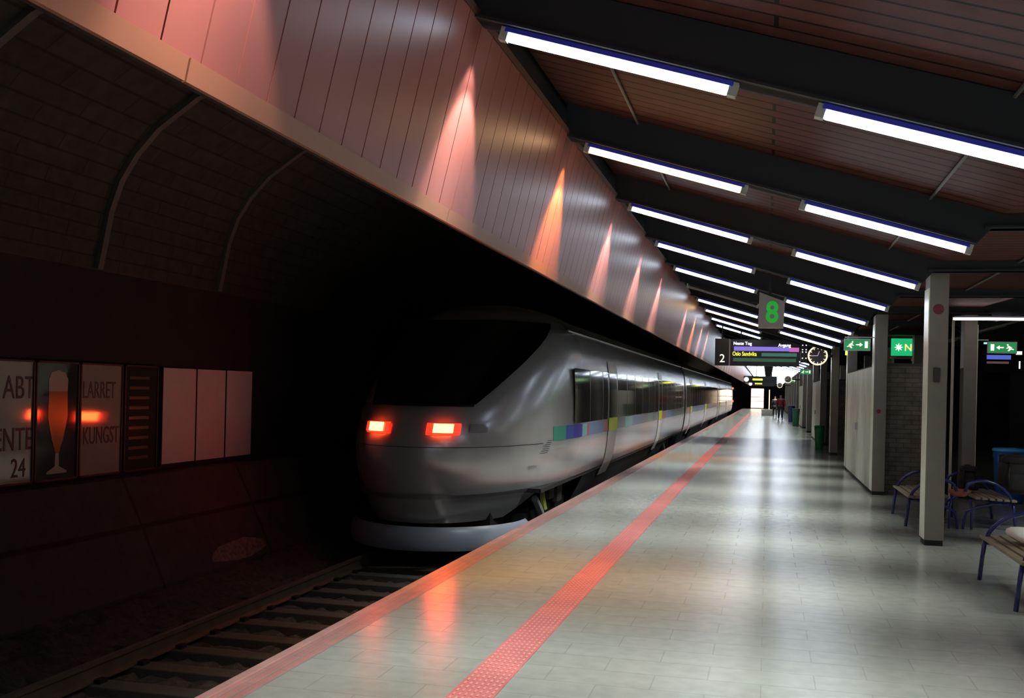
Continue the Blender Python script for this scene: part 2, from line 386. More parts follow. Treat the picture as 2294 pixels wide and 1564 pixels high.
for n in range(-2, NROWS):
    y = ROW0 + ROWD * n - 0.005
    ps = PLo if n in (2, 8) else PLp if n in (0,) else PLx if n == 6 else PL
    st = {2: 'pinkish white', 8: 'warm orange', 6: 'unlit'}.get(n, 'bright white')
    if 1 <= n <= 9:
        la = '%s ceiling lamp running from the copper wall, %s row from the camera' % (st, ORD[n])
        lb = 'bright white ceiling lamp on the column side, %s row from the camera' % ORD[n]
    elif n > 9:
        la = 'small distant ceiling lamp beside the copper wall beyond the hanging departure board'
        lb = 'small distant ceiling lamp on the column side beyond the hanging departure board'
    else:
        la = 'ceiling lamp by the copper wall over the near end of the platform'
        lb = 'ceiling lamp on the column side over the near end of the platform'
    if n not in (11, 12): place(ps, y, la, 'lamps ending at the copper wall')
    if n < 4: place(PWfill, y, 'added unseen ceiling lamp over the other platform edge at the near end', 'added fill lamps over the other platform edge')
    elif n in (6, 7, 8, 9, 10): place(PWx, y, 'unlit ceiling lamp over the other platform edge', 'unlit lamps over the other platform edge')
    if n not in (9, 10, 11, 12): place(PR, y, lb, 'lamps ending at the columns')
for o in (PLo,):
    if o.name not in used: pass
# the orange glow of the second row's lamp end
for o in list(C.objects):
    if False and o.type == 'LIGHT' and o.parent and abs(o.parent.location.y - (ROW0 + ROWD * 2)) < .1 and o.parent.children and any(c.data and c.type == 'MESH' and c.data.materials and c.data.materials[0] == M_tubep for c in o.parent.children):
        o.data = o.data.copy(); o.data.color = (1, .48, .22)

# ------------------------------------------------------------------ columns
def make_column(x):
    root = empty('support_column', (x, 0, 0))
    MB().box(x - .1025, x + .1025, -.11, .22, 0.06, 3.12).build('shaft', M_col, root, bevel=.006)
    sd = -1 if x < XM else 1
    MB().box(min(x + sd * .1025, x + sd * .111), max(x + sd * .1025, x + sd * .111), -.108, .218, 0.07, 2.9).build('lit_side_plate', M_litside, root)  # added pale plate paints in the brightly lit side of the shaft
    b = MB().box(x - .095, x + .095, -.10, .21, 0.0, 0.06); b.build('base', M_black, root)
    return root
c0 = None
for side, x in (('platform', 1.8475), ('far', 2 * XM - 1.8475)):
    c0 = None
    for k in range(-1, 17):
        y = 12.41 + 6.0 * k
        if c0 is None: c = c0 = make_column(x)
        else: c = copy_tree(c0)
        c.location = (x, y, 0)
        if side == 'platform':
            lab = {-1: 'grey column of the platform side row, nearest end', 0: 'tall grey column standing nearest, beside the first bench', 1: 'grey column at the near corner of the brick booth',
                   2: 'grey column at the far corner of the brick booth', 3: 'grey column beside the round clock and green bin'}.get(k, 'distant grey column in the platform side row beyond the clock')
        else:
            lab = {1: 'grey column behind the bench to the right of the booth'}.get(k, 'grey column in the second row, mostly hidden behind the booth')
        tag(c, lab, 'column', 'platform side columns' if side == 'platform' else 'second row columns')
        if side == 'platform' and k in (0, 3):
            pass

# ------------------------------------------------------------------ tactile strip
b = MB().box(-1.625, -1.378, YA, 92, 0.0005, 0.006)
t = b.build('tactile_base', M_tact)
root = empty('tactile_strip', (-1.5, 5, 0), 'red tactile guide strip with raised dotted lines along the platform', 'tactile strip')
t.parent = root; t.matrix_parent_inverse = Matrix.Translation(-root.location)
b = MB(); y = 3.2
while y < 26:
    for i in range(7):
        x = -1.6 + i * .0333
        b.box(x - .006, x + .006, y, y + .035 + y * .001, .006, .0085)
    y += .06 + .002 * y
b.build('raised_dots', M_tactb, root)

# ------------------------------------------------------------------ track: rails and sleepers
for x, lab in ((-5.40, 'steel rail on the far side of the track'), (-3.90, 'steel rail on the platform side of the track')):
    prof = [(-.065, -.86), (.065, -.86), (.065, -.85), (.012, -.83), (.012, -.745), (.036, -.73), (.036, -.702), (.028, -.70), (-.028, -.70), (-.036, -.702), (-.036, -.73), (-.012, -.745), (-.012, -.83), (-.065, -.85)]
    root = empty('rail', (x, 3, -.86), lab, 'rail')
    MB().prism([(x + p, q) for p, q in prof], 'y', YA, 110).build('rail_profile', M_rust, root)
    MB().box(x - .024, x + .024, YA, 110, -.7005, -.6995).build('running_surface', M_steel, root)
s0 = empty('sleeper', (-4.65, 3.2, 0))
MB().prism([(3.2 - .13, -.99), (3.2 + .13, -.99), (3.2 + .11, -.862), (3.2 - .11, -.862)], 'x', -4.65 - 1.3, -4.65 + 1.3).build('block', M_sleeper, s0, bevel=.01)
for x in (-5.40, -3.90):
    for q in (-1, 1): MB().box(x + q * .098 - .03, x + q * .098 + .03, 3.15, 3.25, -.862, -.825).build('rail_clip', M_black, s0)
for j in range(0, 18):
    q = s0 if j == 0 else copy_tree(s0)
    q.location = (-4.65, 3.2 + .6 * j, 0)
    tag(q, 'concrete sleeper lying across the ballast under the rails', 'sleeper', 'sleepers under the rails')

# ------------------------------------------------------------------ posters on the wall across the track
M_paper = mat('poster_cream', (0.46, 0.38, 0.31), 0.06, var=(3, .08), spec=0.9)
M_pdark = mat('poster_dark', (0.05, 0.05, 0.04), 0.06, spec=0.9)
M_pwhite = mat('panel_white', (0.78, 0.74, 0.72), 0.25, var=(2, .05))
M_ink = mat('poster_ink', (0.06, 0.05, 0.05), 0.5)
M_beer = mat('poster_beer', (0.36, 0.17, 0.03), 0.2); M_foam = mat('poster_foam', (0.5, 0.46, 0.36), 0.2)
M_frame = mat('frame_dark', (0.03, 0.028, 0.027), 0.5)
def poster(y0, y1, m, label, name='poster', z0=.577, z1=1.811):
    root = empty(name, (-7.42, (y0 + y1) / 2, z0), label, 'poster', 'posters on the tunnel wall')
    MB().box(-7.429, -7.37, y0 + .02, y1 - .02, z0, z1).build('panel', m, root)
    b = MB()
    b.box(-7.428, -7.355, y0, y0 + .02, z0 - .02, z1 + .02).box(-7.428, -7.355, y1 - .02, y1, z0 - .02, z1 + .02)
    b.box(-7.428, -7.355, y0, y1, z0 - .02, z0).box(-7.428, -7.355, y0, y1, z1, z1 + .02)
    b.build('frame', M_frame, root); return root
KY = 7.37 / 8.0
KZ = lambda z: 1.65 + (z - 1.65) * KY
def wtext(t, size, p, y, z, sx): text(t, 'lettering', size * KY, M_ink, p, (-7.367, y * KY, KZ(z)), 'wall', sx=sx)
p = poster(8.25, 9.07, M_paper, 'cream poster with dark letters, left of the beer glass poster')
wtext('ABT', .36, p, 9.36, 1.42, .75); wtext('ENTE', .36, p, 9.24, .85, .70); wtext('24', .30, p, 9.5, .55, .8)
p = poster(9.09, 9.775, M_pdark, 'dark poster showing a tall glass of beer with white foam')
cy = 10.25
def wpoly(pts, name, m): 
    MB().prism([(y * KY, KZ(z)) for y, z in pts], 'x', -7.37, -7.366).build(name, m, p)
wpoly([(cy + .16, 1.50), (cy + .17, 1.2), (cy + .10, .95), (cy + .03, .78), (cy - .03, .78), (cy - .10, .95), (cy - .17, 1.2), (cy - .16, 1.50)], 'beer_picture', M_beer)
wpoly([(cy + .16, 1.50), (cy + .165, 1.64), (cy + .12, 1.72), (cy, 1.745), (cy - .12, 1.72), (cy - .165, 1.64), (cy - .16, 1.50)], 'foam_picture', M_foam)
wpoly([(cy + .03, .78), (cy + .035, .63), (cy + .17, .57), (cy + .17, .545), (cy - .17, .545), (cy - .17, .57), (cy - .035, .63), (cy - .03, .78)], 'stem_picture', M_foam)
p = poster(9.795, 10.56, M_paper, 'cream poster with dark letters, right of the beer glass poster')
wtext('LARRET', .30, p, 10.68, 1.42, .62); wtext('KUNGST', .30, p, 10.70, .86, .60)
p = poster(10.60, 11.28, M_pdark, 'dark striped poster between the lettered poster and the white panels')
g = MB()
for i in range(9): g.box(-7.37, -7.366, 10.7, 11.1, .70 + .12 * i, .735 + .12 * i)
g.build('stripes', mat('poster_stripe', (0.12, 0.09, 0.06), .3), p)
for i, (a, c, nm) in enumerate(((11.39, 12.16, 'leftmost, beside the dark striped poster'), (12.18, 12.92, 'the middle one of three'), (12.94, 13.68, 'the rightmost of three'))):
    root = empty('blank_panel', (-7.42, (a + c) / 2, .59), 'blank white panel on the tunnel wall, ' + nm, 'panel', 'blank white panels')
    MB().box(-7.429, -7.37, a, c, .60, 1.816).build('panel', M_pwhite, root)
    MB().box(-7.428, -7.36, a - .012, a, .58, 1.835).build('frame', M_frame, root)

# ------------------------------------------------------------------ the train
XC = -4.65
SEC = [(.20, 1.490), (.35, 1.535), (.55, 1.570), (.8, 1.595), (1.1, 1.60), (1.6, 1.60), (2.05, 1.575), (2.4, 1.52), (2.62, 1.43), (2.8, 1.27), (2.95, .98), (3.05, .6), (3.10, .0)]
LOW = [(-.34, 1.22), (-.2, 1.30), (-.05, 1.375), (.08, 1.43), (.19, 1.485)]
NP = [(-.34, 13.28), (-.2, 13.16), (0, 13.03), (.3, 12.88), (.6, 12.80), (.9, 12.82), (1.15, 12.93), (1.35, 13.12), (1.8, 13.8), (2.2, 14.45), (2.6, 15.2), (2.9, 15.9), (3.05, 16.5), (3.10, 17.2)]
def interp(tab, z):
    if z <= tab[0][0]: return tab[0][1]
    for (a, va), (c, vc) in zip(tab[:-1], tab[1:]):
        if z <= c: return va + (vc - va) * (z - a) / (c - a)
    return tab[-1][1]
ALLSEC = LOW + SEC
Wz = lambda z: interp(ALLSEC, z)
def nose_pt(z, phi, off=0.0):
    W = Wz(z); y0 = interp(NP, z); y1 = 17.6; L = y1 - y0
    a = 0.84
    s = abs(math.sin(phi)) ** a; c = abs(math.cos(phi)) ** a
    return Vector((XC + math.copysign(W * s, phi), y1 - L * c, z))
def surf(z, phi, off):
    p = nose_pt(z, phi)
    e = 1e-3
    du = nose_pt(z, phi + e) - nose_pt(z, phi - e); dv = nose_pt(z + e, phi) - nose_pt(z - e, phi)
    n = du.cross(dv)
    if n.length < 1e-12: return p
    n.normalize()
    if n.dot(p - Vector((XC, 18, 1.0))) < 0: n = -n
    return p + n * off
YEND = 94.0
train = empty('passenger_train', (XC, 13, -.70), 'silver grey passenger train with glowing red tail lights stopped at the platform', 'train')
def grid(b, rows, k=0):
    n = len(rows[0]); vs = [p for r in rows for p in r]
    b.add(vs, [(j * n + i, j * n + i + 1, (j + 1) * n + i + 1, (j + 1) * n + i) for j in range(len(rows) - 1) for i in range(n - 1)], k)
zs = []
for (a, _), (c, _) in zip(SEC[:-1], SEC[1:]):
    m_ = 3
    zs += [a + (c - a) * i / m_ for i in range(m_)]
zs = [z for z in zs if z < 3.09] + [3.095]
phis = [-math.pi / 2 + math.pi * i / 64 for i in range(65)]
CARS = [(17.6, 39.2), (39.7, 65.6), (66.1, YEND)]
b = MB()
grid(b, [[nose_pt(z, ph) for ph in phis] for z in zs])
b.build('nose_shell', M_train, train, smooth=True)
for ci, (ya, yb) in enumerate(CARS):
    b = MB()
    for s in (-1, 1):
        grid(b, [[(XC + s * Wz(z), yy, z) for yy in (ya, yb)] for z in zs if z <= 2.81])
    b.build('car_body', M_train, train, smooth=True)
    b = MB(); rr = [z for z in zs if z >= 2.75]
    prof = [(XC - Wz(z), z) for z in rr] + [(XC + Wz(z), z) for z in rr[::-1]]
    grid(b, [[(x, yy, z + .004) for yy in (ya, yb)] for x, z in prof]); 
    b.prism([(XC - 1.485, .2), (XC + 1.485, .2), (XC + 1.56, 1.2), (XC + 1.5, 2.4), (XC - 1.5, 2.4), (XC - 1.56, 1.2)], 'y', yb - .05, yb)
    b.build('car_roof', M_roof, train, smooth=False)
    MB().box(XC - 1.47, XC + 1.47, ya if ci else 14.6, yb, .14, .20).build('underframe', M_under, train)
    b = MB().tube([(XC + 1.43, ya if ci else 16.6, 2.64), (XC + 1.43, yb, 2.64)], .018, 6)
    b.build('gutter', M_steel, train)
    if ci: MB().box(XC - 1.2, XC + 1.2, ya - .55, ya + .02, .1, 2.9).build('gangway', M_black, train)
# skirts between the bogies
def patch(b, y0, y1, z0, z1, off, k=0, nz=8, side=1):
    zz = [z0 + (z1 - z0) * i / nz for i in range(nz + 1)]
    grid(b, [[(XC + side * (Wz(z) + off), y, z) for y in (y0, y1)] for z in zz], k)
for (a, c) in ((18.35, 33.6), (37.0, 41.8), (45.4, 60.0), (64.0, 68.0), (72, 90)):
    b = MB(); patch(b, a, c, -.34, .19, -.035); patch(b, a, c, -.34, .19, -.035, side=-1); b.build('skirt', mat('skirt_grey', (0.16, 0.165, 0.17), .45), train, smooth=True)
# front skirt below the nose and its bright crease
b = MB(); zl = [-.20 + .40 * i / 10 for i in range(11)]
rows = []
for z in zl:
    lim = 15.3 - max(0, .2 - z) * 2.5
    y0 = interp(NP, z); cmax = ((17.6 - lim) / (17.6 - y0)); pm = math.acos(min(1, cmax) ** (1 / .84))
    rows.append([nose_pt(z, -pm + 2 * pm * i / 40) for i in range(41)])
grid(b, rows); b.build('front_skirt', M_train, train, smooth=True)
def strip(b, z0, z1, p0, p1, off, n=24, m_=4, k=0):
    grid(b, [[surf(z0 + (z1 - z0) * j / m_, p0 + (p1 - p0) * i / n, off) for i in range(n + 1)] for j in range(m_ + 1)], k)
b = MB(); strip(b, .165, .215, -.9, 1.10, .026, n=40, m_=2); b.build('crease_highlight', M_steel, train, smooth=True)  # added steel strip draws the highlight along the crease
# snow deflector under the nose
b = MB(); rows = []
for z, e in ((-.56, .0), (-.50, .03), (-.30, .0), (-.24, -.06)):
    rows.append([(XC + (1.30 + e) * math.sin(a), 14.55 - (1.52 + e) * math.cos(a), z) for a in [(-1.62 + 3.24 * i / 32) for i in range(33)]])
grid(b, rows); b.build('deflector', M_defl, train, smooth=True)
b = MB(); b.box(XC - .9, XC + .9, 13.9, 14.6, -.45, .1); b.build('chassis', M_under, train)
# windscreen
WP = lambda z: .40 + .62 * (z - 1.38) / 1.34
b = MB(); grid(b, [[surf(1.42 + 1.3 * j / 14, WP(1.42 + 1.3 * j / 14) * (-1 + 2 * i / 40), .012) for i in range(41)] for j in range(15)]); b.build('windscreen', M_glass, train, smooth=True)
b = MB(); strip(b, 1.385, 1.42, -WP(1.4), WP(1.4), .012, n=40, m_=1)
b.build('windscreen_seal', M_black, train, smooth=True)
# tail lights: lens with a bright core; wider glowing red housing stands in for its halo
M_core = emat('tail_core', (1.0, .065, .012), 50.0)
M_halo = mat('tail_halo', (0.35, 0.01, 0.01), 0.25, emit=(1, .02, .008), es=2.6)
def find_phi(z, x):
    lo, hi = -1.5, 1.5
    for _ in range(40):
        m_ = (lo + hi) / 2
        if nose_pt(z, m_).x < x: lo = m_
        else: hi = m_
    return lo
for s in (-1, 1):
    x0 = XC + s * .455
    b = MB(); rows = []
    for off, sx, sz in ((.008, .20, .085), (.028, .185, .07), (.035, .15, .055)):
        pass
    pa, pb = find_phi(1.09, x0 - .20), find_phi(1.09, x0 + .20)
    strip(b, 1.03, 1.15, pa, pb, .030, n=10, m_=4)
    strip(b, 1.015, 1.03, pa, pb, .012, n=10, m_=1); strip(b, 1.15, 1.165, pa, pb, .012, n=10, m_=1)
    h = b.build('tail_light_halo', M_halo, train, smooth=True)
    if s > 0: h['label'] = 'red glowing tail light nearer the platform'
    else: h['label'] = 'red glowing tail light on the tunnel side'
    b = MB()
    c = surf(1.09, find_phi(1.09, x0), .03)
    qa, qb = find_phi(1.09, x0 - .115), find_phi(1.09, x0 + .115)
    strip(b, 1.09 - .058, 1.09 + .058, qa, qb, .040, n=8, m_=4)
    ln = b.build('lens', M_core, h, smooth=True); md = ln.modifiers.new('solid', 'SOLIDIFY'); md.thickness = .012; md.offset = -1
    # unlit headlamp outboard
    pc, pd = find_phi(1.09, x0 + s * .30), find_phi(1.09, x0 + s * .48)
    b = MB(); strip(b, 1.04, 1.16, min(pc, pd), max(pc, pd), .014, n=6, m_=4); b.build('headlamp', mat('headlamp_glass', (.25, .25, .28), .08, coat=1), train, smooth=True)
# panel joint, grille and handle near the cab corner
b = MB(); strip(b, .845, .855, find_phi(.85, XC - 1.1), 1.05, .003, n=30, m_=1)
b.build('panel_joint', M_black, train)
b = MB()
for i in range(7): strip(b, .70 + .030 * i, .708 + .030 * i, 1.02 + .012 * i, 1.10 + .006 * i, .004, n=3, m_=1)
b.build('grille', M_black, train)
b = MB(); strip(b, .50, .53, .93, 1.0, .014, n=4, m_=1); b.build('step_handle', M_steel, train)
# side windows, doors, colour stripe (platform side)
DOORS = [(20.1, 21.25), (29.7, 30.65), (42.2, 43.2), (52.3, 53.4), (68, 69.1), (79, 80.1)]
wins = [(16.45, 20.0), (21.35, 29.6), (30.75, 38.6), (40.3, 42.1), (43.3, 52.2), (53.5, 65.0), (66.7, 67.9), (69.2, 78.9), (80.2, 93.5)]
for a, c in wins:
    b = MB(); patch(b, a, c, 1.11, 2.02, .006); o = b.build('window_band', M_glass, train)
    b = MB(); yy = a + 1.45
    while yy < c - .3:
        patch(b, yy, yy + .05, 1.11, 2.02, .009, nz=6); yy += 1.45
    b.build('window_mullion', mat('mullion_dark', (.02, .02, .02), .3), o)
cols = {'green': (.05, .35, .25), 'blue': (.05, .11, .50), 'dblue': (.03, .03, .40), 'teal': (.20, .45, .45), 'red': (.50, .08, .08), 'lblue': (.17, .24, .45), 'rose': (.45, .16, .17), 'grey': (.2, .2, .25)}
segs = [(15.35, 15.6, 'green'), (15.6, 16.0, 'green'), (16.0, 16.5, 'blue'), (16.5, 17.2, 'dblue'), (17.2, 17.65, 'teal'), (17.65, 17.85, 'red'), (17.85, 18.9, 'lblue'), (18.9, 19.5, 'lblue'), (19.5, 20.05, 'red'),
        (21.3, 22.6, 'grey'), (22.6, 23.8, 'teal'), (23.8, 27.0, 'lblue'), (27.0, 28.2, 'teal'), (28.2, 29.7, 'grey'), (30.7, 32.0, 'rose'), (32, 36.5, 'lblue'), (36.5, 39.0, 'grey'), (40, 42.2, 'rose'), (43.2, 52.3, 'lblue'), (53.4, 65, 'grey')]
for a, c, k in segs:
    b = MB()
    if a < 17.6:
        def phy(y, z): 
            y0 = interp(NP, z); return math.acos(min(1, (17.6 - min(y, 17.599)) / (17.6 - y0)) ** (1 / .84))
        grid(b, [[surf(z, phy(a + (min(c, 17.6) - a) * i / 4, z), .006) for i in range(5)] for z in (.87, .98, 1.09)])
    if c > 17.6: patch(b, max(a, 17.6), c, .87, 1.09, .006, nz=3)
    b.build('colour_stripe', mat('stripe_' + k, cols[k], .35, coat=.4), train)
for a, c in DOORS:
    b = MB(); patch(b, a, c, .22, 1.10, .010, nz=6); patch(b, a, c, -.02, .22, .010, nz=3)
    d = b.build('door', M_door, train, smooth=True)
    b = MB(); patch(b, a, c, .86, 1.12, .016, nz=3); b.build('yellow_patch', mat('yellow_mark', (.80, .90, .02), .4), d)
    b = MB(); patch(b, a + .1, c - .1, 1.13, 2.0, .012, nz=6); b.build('door_window', M_glass, d)
    b = MB()
    for q in (a, c): patch(b, q - .03, q + .03, 1.12, 2.2, .014, nz=8)
    patch(b, a, c, 2.02, 2.25, .010, nz=2)
    b.build('door_frame', mat('door_trim', (.42, .36, .26), .3, metal=.4), d)
# bogies
for k, yc in enumerate((16.3, 35.3, 43.6, 62.0, 70.0)):
    bo = MB()
    X1 = XC + 1.12
    bo.box(X1 - .12, X1 + .06, yc - 1.55, yc + 1.55, -.38, -.20)
    bo.box(XC - 1.18, XC - 1.0, yc - 1.55, yc + 1.55, -.38, -.20)
    bo.box(XC - 1.1, XC + 1.1, yc - .25, yc + .25, -.45, -.05)
    bogie = bo.build('bogie', M_under, train)
    for wy in (yc - 1.15, yc + 1.15):
        for sx in (-1, 1):
            wb = MB(); xx = XC + sx * .75
            n = 28; r = .42
            for (ra, rb, xa, xb) in ((0, .42, xx - .06, xx + .06),):
                ring = [(wy + r * math.cos(2 * math.pi * j / n), -.275 + r * math.sin(2 * math.pi * j / n)) for j in range(n)]
                wb.prism(ring, 'x', xa, xb)
                ring = [(wy + .12 * math.cos(2 * math.pi * j / n), -.275 + .12 * math.sin(2 * math.pi * j / n)) for j in range(n)]
                wb.prism(ring, 'x', xx - .12, xx + sx * .40)
            wb.build('wheel', mat('wheel_steel', (.10, .09, .085), .45, metal=.5), bogie)
    if k in (0, 1):
        MB().tube([(XC + 1.30, yc - 1.35, .02), (XC + 1.34, yc - .75, -.42)], .055, 10).build('damper', mat('damper_grey', (.40, .44, .46), .35), bogie)
        MB().prism([(yc - .95, .14), (yc - .85, .14), (yc - .62, -.16), (yc - .55, -.22), (yc - .75, -.22), (yc - .82, -.14)], 'x', XC + 1.28, XC + 1.33).build('bracket', mat('bracket_yellow', (.42, .42, .08), .4), bogie)
        MB().box(XC + 1.22, XC + 1.30, yc + .35, yc + .75, -.2, .14).box(XC + 1.2, XC + 1.3, yc - .3, yc + .1, -.1, .14).build('air_hose_box', mat('box_brown', (.10, .08, .07), .5), bogie)

# red signals beyond the train
root = empty('track_signal', (-3.15, 97, -1.0), 'small signal mast with two red lamps beyond the train', 'signal')
MB().box(-3.19, -3.11, 96.96, 97.04, -1.05, 2.3).box(-3.3, -3.0, 96.9, 97, .75, 1.35).build('mast', M_black, root)
for z in (1.02, 2.2): MB().lathe([(.09, 96.85), (.09, 96.9)], -3.15, z, 16, axis='y').build('lamp', emat('signal_red', (1, .07, .01), 6), root)

# ------------------------------------------------------------------ hanging signs
M_signgrey = mat('sign_grey', (0.34, 0.31, 0.28), .5)
M_green = emat('sector_green', (.02, .55, .05), 1.0)
root = empty('sector_sign', (.02, 17, 2.735), 'grey hanging box sign with a green figure 8 below the centre of the roof', 'sign')
MB().prism([(-.176, 2.735), (.222, 2.735), (.235, 3.16), (-.165, 3.31)], 'y', 16.98, 17.16).build('box', M_signgrey, root, bevel=.004)
text('8', 'figure', .47, mat('sector_paint', (.02, .45, .05), .4, emit=(.01, .5, .03), es=.35), root, (-.06, 16.975, 2.83), 'cam', sx=.85, bold=.014)
MB().box(-.02, .02, 17.05, 17.09, 3.2, 3.66).build('hanger', M_beam, root)

M_board = mat('board_black', (.008, .008, .01), .35)
def board(name, x0, x1, y, z0, z1, label, grp, big=True, s=1.0):
    root = empty(name, ((x0 + x1) / 2, y, z0), label, 'departure board', grp)
    MB().box(x0, x1, y, y + .22, z0, z1).build('casing', M_board, root)
    for hx in (x0 + .3, x1 - .3): MB().tube([(hx, y + .1, z1), (hx, y + .1, ROOF(hx) + CE)], .02, 6).build('hanger', M_beam, root)
    return root
root = board('departure_board', -1.10, .88, 31.0, 2.50, 3.28, 'wide hanging departure board with yellow text line and violet strip', None)
M_vio = emat('strip_violet', (.22, .16, .62), 1.0); M_mag = emat('strip_magenta', (.50, .12, .42), 1.0)
MB().box(-1.0, .58, 30.985, 31, 2.945, 3.07).build('violet_strip', M_vio, root)
MB().box(.58, .86, 30.985, 31, 2.93, 3.055).build('magenta_strip', M_mag, root)
M_yel = emat('text_yellow', (.80, .85, .05), 2.2)
text('Oslo Sandvika', 'lettering', .17, M_yel, root, (-1.04, 30.985, 2.80), 'cam', sx=.72, extrude=.008)
MB().box(-.20, .80, 30.99, 31, 2.79, 2.89).build('display_row', emat('row_green', (.05, .16, .12), .8), root)
MB().box(-1.02, .78, 30.99, 31, 2.63, 2.73).build('display_row', emat('row_dark', (.035, .10, .055), .8), root)
M_hdr = emat('text_white', (.9, .9, 1), 3.0)
text('Neste Tog', 'lettering', .13, M_hdr, root, (-1.02, 30.985, 3.12), 'cam', sx=.95, extrude=.006)
text('Avgang', 'lettering', .13, M_hdr, root, (.27, 30.985, 3.08), 'cam', sx=.95, extrude=.006)
root = empty('track_number_sign', (-1.33, 31, 2.5), 'dark sign with a white number 2 at the end of the departure board', 'sign')
MB().box(-1.55, -1.145, 31, 31.2, 2.50, 3.30).build('plate', M_board, root)
MB().box(-1.14, -1.105, 30.97, 31.2, 2.50, 3.28).build('edge', mat('edge_cream', (.5, .4, .35), .4), root)
text('2', 'figure', .34, emat('text_cream', (1, .95, .65), 1.3), root, (-1.42, 30.985, 2.60), 'cam', extrude=.004)
MB().tube([(-1.35, 31.1, 3.3), (-1.35, 31.1, ROOF(-1.35) + CE)], .02, 6).build('hanger', M_beam, root)
root = empty('indicator_box', (1.0, 31, 2.65), 'small black box with a grid of white lights beside the clock', 'indicator')
MB().box(.90, 1.11, 31, 31.15, 2.62, 3.22).build('casing', M_board, root)
b = MB()
for x in (.96, 1.06):
    for z in (3.13, 3.0, 2.93, 2.75): b.lathe([(.016, 30.985), (.016, 31)], x, z, 8, axis='y')
b.build('lights', M_hdr, root)
MB().tube([(1.0, 31.07, 3.2), (1.0, 31.07, ROOF(1.0) + CE)], .02, 6).build('hanger', M_beam, root)
# distant boards
for y, x0, x1, z0, z1, lab in ((60, -.95, .5, 2.33, 2.72, 'small distant departure board, middle of the three'), (84, -1.1, .6, 2.35, 2.68, 'small distant departure board, farthest of the three')):
    r2 = board('departure_board', x0, x1, y, z0, z1, lab, None)
    MB().box(x0 + .1, x0 + .65, y - .012, y, z0 + .15, z0 + .25).build('display_row', M_yel, r2)
    MB().lathe([(.13, y - .02), (.13, y)], x0 - .25, (z0 + z1) / 2, 14, axis='y').build('round_light', M_hdr, r2)
    MB().box(x0 - .4, x0, y, y + .15, z0, z1).build('end_plate', M_board, r2)

# clocks
M_dial = mat('clock_dial', (.07, .05, .06), .3)
M_rim = emat('clock_rim', (.95, .88, .60), 1.0)
def clock(x, y, z, r, label):
    root = empty('platform_clock', (x, y, z), label, 'clock', None)
    MB().lathe([(r * .9, y + .02), (r * .9, y + .10)], x, z, 32, axis='y').build('case', M_black, root)
    MB().lathe([(r * .86, y), (r * .86, y + .02)], x, z, 32, axis='y').build('dial', M_dial, root)
    b = MB(); n = 40
    rings = [[(x + rr * math.cos(2 * math.pi * j / n), yy, z + rr * math.sin(2 * math.pi * j / n)) for j in range(n + 1)] for rr, yy in ((r * .84, y - .01), (r * .86, y - .03), (r * .97, y - .03), (r, y), (r, y + .1))]
    grid(b, rings); b.build('rim', M_rim, root, smooth=True)
    b = MB()
    for k in range(12):
        a = 2 * math.pi * k / 12; c_, s_ = math.cos(a), math.sin(a)
        p0, p1 = r * .68, r * .85; w_ = r * .035
        b.prism([(x + p0 * c_ - w_ * s_, z + p0 * s_ + w_ * c_), (x + p1 * c_ - w_ * s_, z + p1 * s_ + w_ * c_), (x + p1 * c_ + w_ * s_, z + p1 * s_ - w_ * c_), (x + p0 * c_ + w_ * s_, z + p0 * s_ - w_ * c_)], 'y', y - .012, y - .002)
    b.build('hour_marks', M_rim, root)
    M_hand = emat('clock_hand', (.75, .62, .75), .6)
    for ang, ln in ((math.radians(182), .66), (math.radians(72), .48)):
        b = MB(); c_, s_ = math.cos(ang), math.sin(ang); w_ = r * .03
        b.prism([(x - w_ * s_, z + w_ * c_), (x + r * ln * c_ - w_ * s_, z + r * ln * s_ + w_ * c_), (x + r * ln * c_ + w_ * s_, z + r * ln * s_ - w_ * c_), (x + w_ * s_, z - w_ * c_)], 'y', y - .022, y - .013)
        b.build('hand', M_hand, root)
    MB().box(x + r * .8, 1.75, y + .03, y + .42, z - .03, z + .03).build('bracket', M_black, root)
clock(1.344, 30.0, 2.793, .27, 'round platform clock with glowing rim beside the departure board')
clock(1.10, 60.0, 2.57, .22, 'small distant round clock, the second one along the platform')
clock(.92, 84.0, 2.46, .22, 'tiny far round clock, the third one along the platform')

